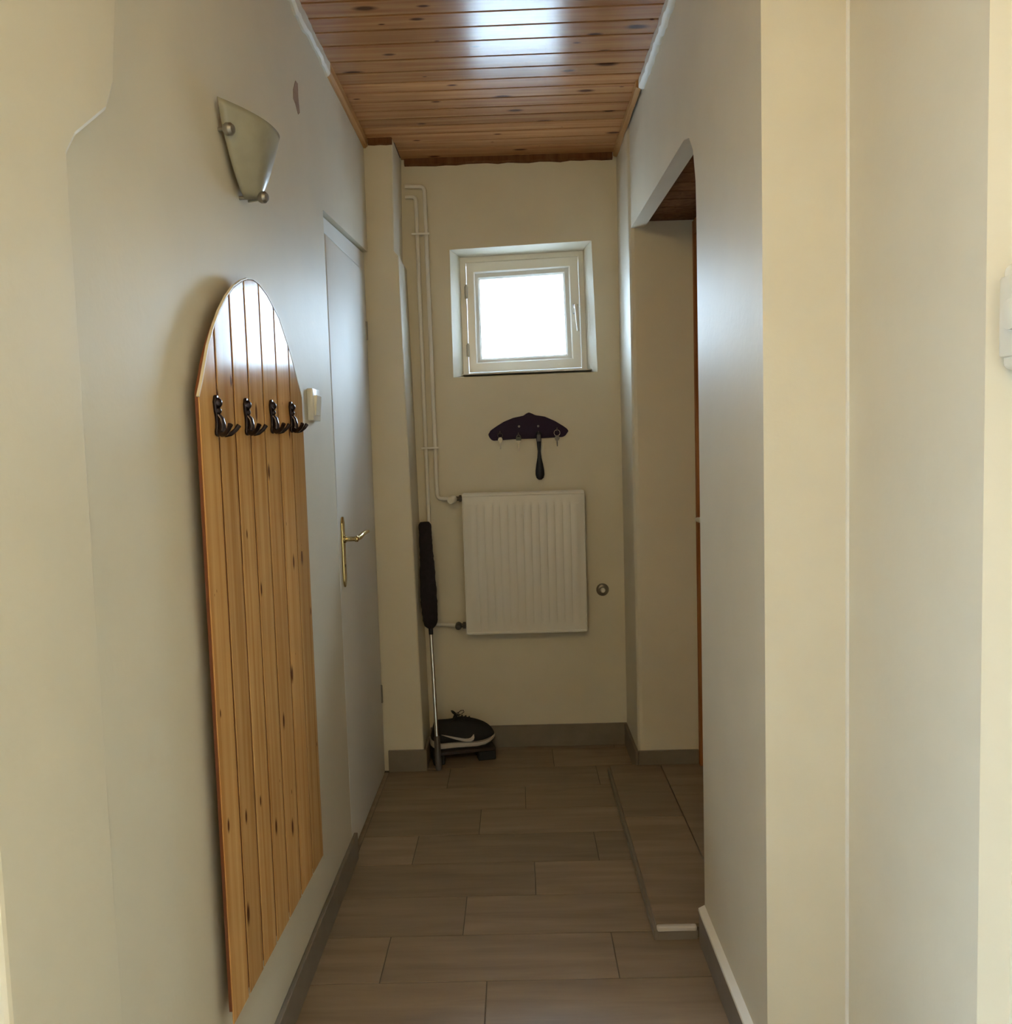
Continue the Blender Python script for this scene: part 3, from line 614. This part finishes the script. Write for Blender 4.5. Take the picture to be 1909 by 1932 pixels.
for (u, v, dy) in ((-.97, .70, 0), (.97, .70, 0), (0, .06, 0)):
    x_, y_, z_ = shade(u, v); bm = B()
    tube(bm, [(L, y_, z_), (x_ + .004, y_, z_)], .004, 10); lathe(bm, [(.010, -.004), (.012, 0), (.012, .008), (.008, .013), (.003, .014)], (x_ + .002, y_, z_), (1, -.3, -.1), 14); obj('clip_knob', bm, M_steel, lp, .6)

# ------------------------------------------------------------------ duster leaning in the corner
B0 = Vector((-.347, 3.397, .002)); T0 = P(801, 985, 1, 3.57)
ax_ = (T0 - B0); ln = ax_.length; ax_.normalize()
du = thing('duster', 'long duster with dark fluffy head and chrome pole, leaning by the shoes', 'duster', B0)
def along(s): return B0 + ax_ * (ln * s)
bm = B(); tube(bm, [along(s) for s in (0, .012, .03, .12, .13, .135)], [.010, .0135, .014, .0125, .0125, .009], 14); obj('handle', bm, M_greyp, du, .8)
bm = B(); tube(bm, [along(.133), along(.58)], .0085, 16); tube(bm, [along(.355), along(.365)], .0095, 16); obj('pole', bm, M_chrome, du, .8)
bm = B(); tube(bm, [along(.54), along(.60)], [.009, .011], 14); obj('collar', bm, M_blackp, du, .8)
bm = B(); rings = []; random.seed(3)
prof = [(.565, .012), (.575, .024), (.60, .031), (.66, .0345), (.74, .033), (.82, .030), (.90, .0275), (.97, .026), (.995, .0255), (1.0, .018)]
u_ = ax_.orthogonal().normalized(); v_ = ax_.cross(u_)
NS = 40
for i in range(NS + 1):
    s = .565 + .435 * i / NS
    for (s0, r0), (s1_, r1) in zip(prof, prof[1:]):
        if s <= s1_ + 1e-9: r = r0 + (r1 - r0) * (s - s0) / (s1_ - s0); break
    rings.append([along(s) + (u_ * math.cos(t) + v_ * math.sin(t)) * r * random.uniform(.93, 1.05) for t in [k * 2 * math.pi / 20 for k in range(20)]])
R = loops(bm, rings); bm.faces.new(R[0][::-1]); bm.faces.new(R[-1]); obj('fluffy_head', bm, M_duster, du, 2.5)

# ------------------------------------------------------------------ shoes on a low stand
ang = math.radians(13); SO = Vector((-.372, 3.448, 0))
RS = Matrix.Translation(SO) @ Matrix.Rotation(ang, 4, 'Z')
def place(bm, mt):
    for v in bm.verts: v.co = mt @ v.co
    return bm
ss = thing('shoe_stand', 'low black stand on the floor under the sneaker', 'stand', SO + Vector((.13, .08, 0)))
SL, SD, SHt = .262, .118, .052
bm = B(); box(bm, 0, SL, 0, SD, SHt - .012, SHt, .002); obj('stand_top', place(bm, RS), M_stand, ss)
for x0, x1 in ((.0, .048), (SL - .075, SL)):
    for y0 in (.002, SD - .05):
        bm = B(); box(bm, x0 + .001, x1 - .001, y0, y0 + .045, 0, SHt - .012, .003); obj('foot', place(bm, RS), M_outsole, ss)
def shoe(mt, label, mirror=1):
    """sneaker, heel at x=0, toe towards +x, outer side towards -y"""
    k = thing('sneaker', label, 'shoe', mt.translation)
    Lg = .272
    def half(t):   # half width of the sole along the shoe
        return .031 + .014 * math.sin(min(1, max(0, (t - .1) / .9)) * math.pi * .9) if t < .97 else .03
    st_ = [0, .03, .08, .16, .28, .42, .56, .70, .82, .91, .965, 1.0]
    def wdt(t):
        base = {0: .012, .03: .024, .08: .031, .16: .034, .28: .0345, .42: .036, .56: .041, .70: .045, .82: .0435, .91: .036, .965: .025, 1.0: .010}
        return base[t]
    def ctr(t): return mirror * (.006 * math.sin(t * math.pi))
    def sole_z(t): return .003 + (.026 * ((t - .68) / .32) ** 2 if t > .68 else 0) + (.014 * ((.12 - t) / .12) ** 2 if t < .12 else 0)
    def slab(z0, z1, g):
        bm = B(); rings = []
        for t in st_:
            w_ = wdt(t) + g; cc = ctr(t); zz = sole_z(t)
            a0 = z0(t) + zz; a1 = z1(t) + zz
            rings.append([(t * Lg, cc - w_ * .93, a0), (t * Lg, cc - w_, (a0 + a1) / 2), (t * Lg, cc - w_ * .96, a1), (t * Lg, cc + w_ * .96, a1), (t * Lg, cc + w_, (a0 + a1) / 2), (t * Lg, cc + w_ * .93, a0)])
        R = loops(bm, rings); bm.faces.new(R[0][::-1]); bm.faces.new(R[-1]); return place(bm, mt)
    obj('outsole', slab(lambda t: -.003, lambda t: .004, .002), M_outsole, k, .8)
    obj('midsole', slab(lambda t: .004, lambda t: .026 - .010 * t + (.006 if t < .1 else 0), .005), M_sole, k, .8)
    # upper: cross-sections from heel to toe
    hts = {0: .085, .03: .114, .08: .130, .16: .136, .28: .133, .42: .130, .56: .122, .70: .112, .82: .099, .91: .083, .965: .066, 1.0: .046}
    bm = B(); rings = []
    for t in st_:
        w_ = wdt(t) + .002; cc = ctr(t); z0 = sole_z(t) + .014; h = hts[t]; hole = .10 < t < .40
        ring_ = []
        for i in range(15):
            a = math.pi * i / 14
            yy = -math.cos(a) * w_ * (1 - .30 * math.sin(a) ** 3); zz = z0 + (h - z0) * math.sin(a) ** .62
            if t in (.16, .28) and 5 <= i <= 9: zz -= .045 * (1 - abs(i - 7) / 3.2)
            ring_.append((t * Lg + (.012 * math.sin(a) if t < .05 else 0), cc + yy, zz))
        rings.append(ring_)
    R = loops(bm, rings); bm.faces.new(R[0][::-1]); bm.faces.new(R[-1])
    up_ = obj('upper', place(bm, mt), M_shoe, k, 3.14); sub = up_.modifiers.new('smooth', 'SUBSURF'); sub.levels = 1; sub.render_levels = 2
    bm = B(); rings = []
    for i, (t, z, w_) in enumerate(((.38, .118, .020), (.41, .134, .022), (.37, .146, .024), (.35, .150, .018))):
        rings.append([(t * Lg - .003, -w_, z), (t * Lg + .004, -w_, z), (t * Lg + .006, 0, z + .003), (t * Lg + .004, w_, z), (t * Lg - .003, w_, z)])
    R = loops(bm, rings); bm.faces.new(R[0][::-1]); bm.faces.new(R[-1]); obj('tongue', place(bm, mt), M_shoe, k, .9)
    bm = B()
    for i in range(4):
        t = .43 + i * .055; h = {0: .131, 1: .1275, 2: .124, 3: .119}[i]
        tube(bm, [(t * Lg, -.022, h - .010), (t * Lg + .006, -.010, h + .0005), (t * Lg + .008, .010, h + .0005), (t * Lg, .022, h - .010)], .0022, 8)
    x0 = .43 * Lg
    tube(bm, [(x0, 0, .130), (x0 + .004, -.004, .144), (x0 + .014, -.010, .154), (x0 + .025, -.012, .155), (x0 + .027, -.011, .147), (x0 + .016, -.006, .137), (x0 + .004, 0, .130)], .0016, 8, False)
    tube(bm, [(x0, 0, .130), (x0 - .006, .008, .138), (x0 + .006, .024, .136), (x0 + .014, .026, .128), (x0 + .006, .012, .128), (x0, 0, .130)], .0016, 8, False)
    obj('laces', place(bm, mt), M_shoe, k, 2)
    # white curved side mark on the outer side
    bm = B()
    def side(t, z):
        ts = st_; i = next(j for j in range(len(ts) - 1) if t <= ts[j + 1]); f = (t - ts[i]) / (ts[i + 1] - ts[i])
        w_ = (wdt(ts[i]) * (1 - f) + wdt(ts[i + 1]) * f) + .0022; zz0 = .014 + .003; h = hts[ts[i]] * (1 - f) + hts[ts[i + 1]] * f
        sn = min(1, max(0, (z - zz0) / (h - zz0))) ** (1 / .62); cs = math.sqrt(max(0, 1 - sn * sn))
        return (t * Lg, ctr(t) - cs * w_ * (1 - .30 * sn ** 3) - .0012, z)
    low = [(.16, .066), (.26, .054), (.36, .043), (.46, .034), (.54, .029), (.60, .029), (.645, .034), (.66, .044), (.655, .058)]
    hig = [(.16, .067), (.26, .060), (.36, .052), (.46, .045), (.52, .042), (.57, .042), (.60, .044), (.625, .050), (.652, .059)]
    A = [bm.verts.new(side(*p)) for p in low]; C = [bm.verts.new(side(*p)) for p in hig]
    for i in range(len(A) - 1): bm.faces.new((A[i], A[i + 1], C[i + 1], C[i]))
    g = obj('side_mark', place(bm, mt), M_sole, k); so = g.modifiers.new('thickness', 'SOLIDIFY'); so.thickness = .0016; so.offset = 0
    return k
shoe(RS @ Matrix.Translation((-.004, .060, SHt)), 'black sneaker with white midsole and curved white side mark', 1)

# ------------------------------------------------------------------ device at the right edge
c = P(1885, 600, 0, .655 - .03)
za, zb_ = P(1890, 700, 0, .63).z, P(1890, 502, 0, .63).z; y1 = c.y
th = thing('thermostat', 'white rounded plastic thermostat box cut off by the right photo edge', 'thermostat', (.655, y1 - .04, za))
bm = B(); box(bm, .655 - .028, .655, y1 - .085, y1, za, zb_, .010, 4); obj('housing', bm, M_plastic, th, .7)
bm = B(); box(bm, .655 - .033, .655 - .020, y1 - .082, y1 - .003, za + .016, zb_ - .016, .004, 2); obj('cover', bm, M_plastic, th, .7)
bm = B(); lathe(bm, [(.020, 0), (.019, .008), (.012, .010)], (.655 - .033, y1 - .042, (za + zb_) / 2), (-1, 0, 0), 20); obj('dial', bm, M_plastic, th, .6)

# ------------------------------------------------------------------ ceiling lamp of the entry, behind the viewer
cl = thing('ceiling_lamp', 'warm glass globe lamp hanging from the entry ceiling behind the viewer', 'lamp', (-.36, -.25, 2.1))
bm = B(); lathe(bm, [(.05, 0), (.05, .02), (.02, .05), (.008, .06), (.008, .14)], (-.36, -.25, ZC), (0, 0, -1), 20); obj('rose', bm, M_plastic, cl, .6)
bm = B(); bmesh.ops.create_uvsphere(bm, u_segments=24, v_segments=14, radius=.12); place(bm, Matrix.Translation((-.36, -.25, ZC - .25)))
obj('globe', bm, emit_mat('lit_globe', LAMP_C, LAMP), cl, 3.14)
for o in bpy.data.objects:
    if '_w' in o: del o['_w']
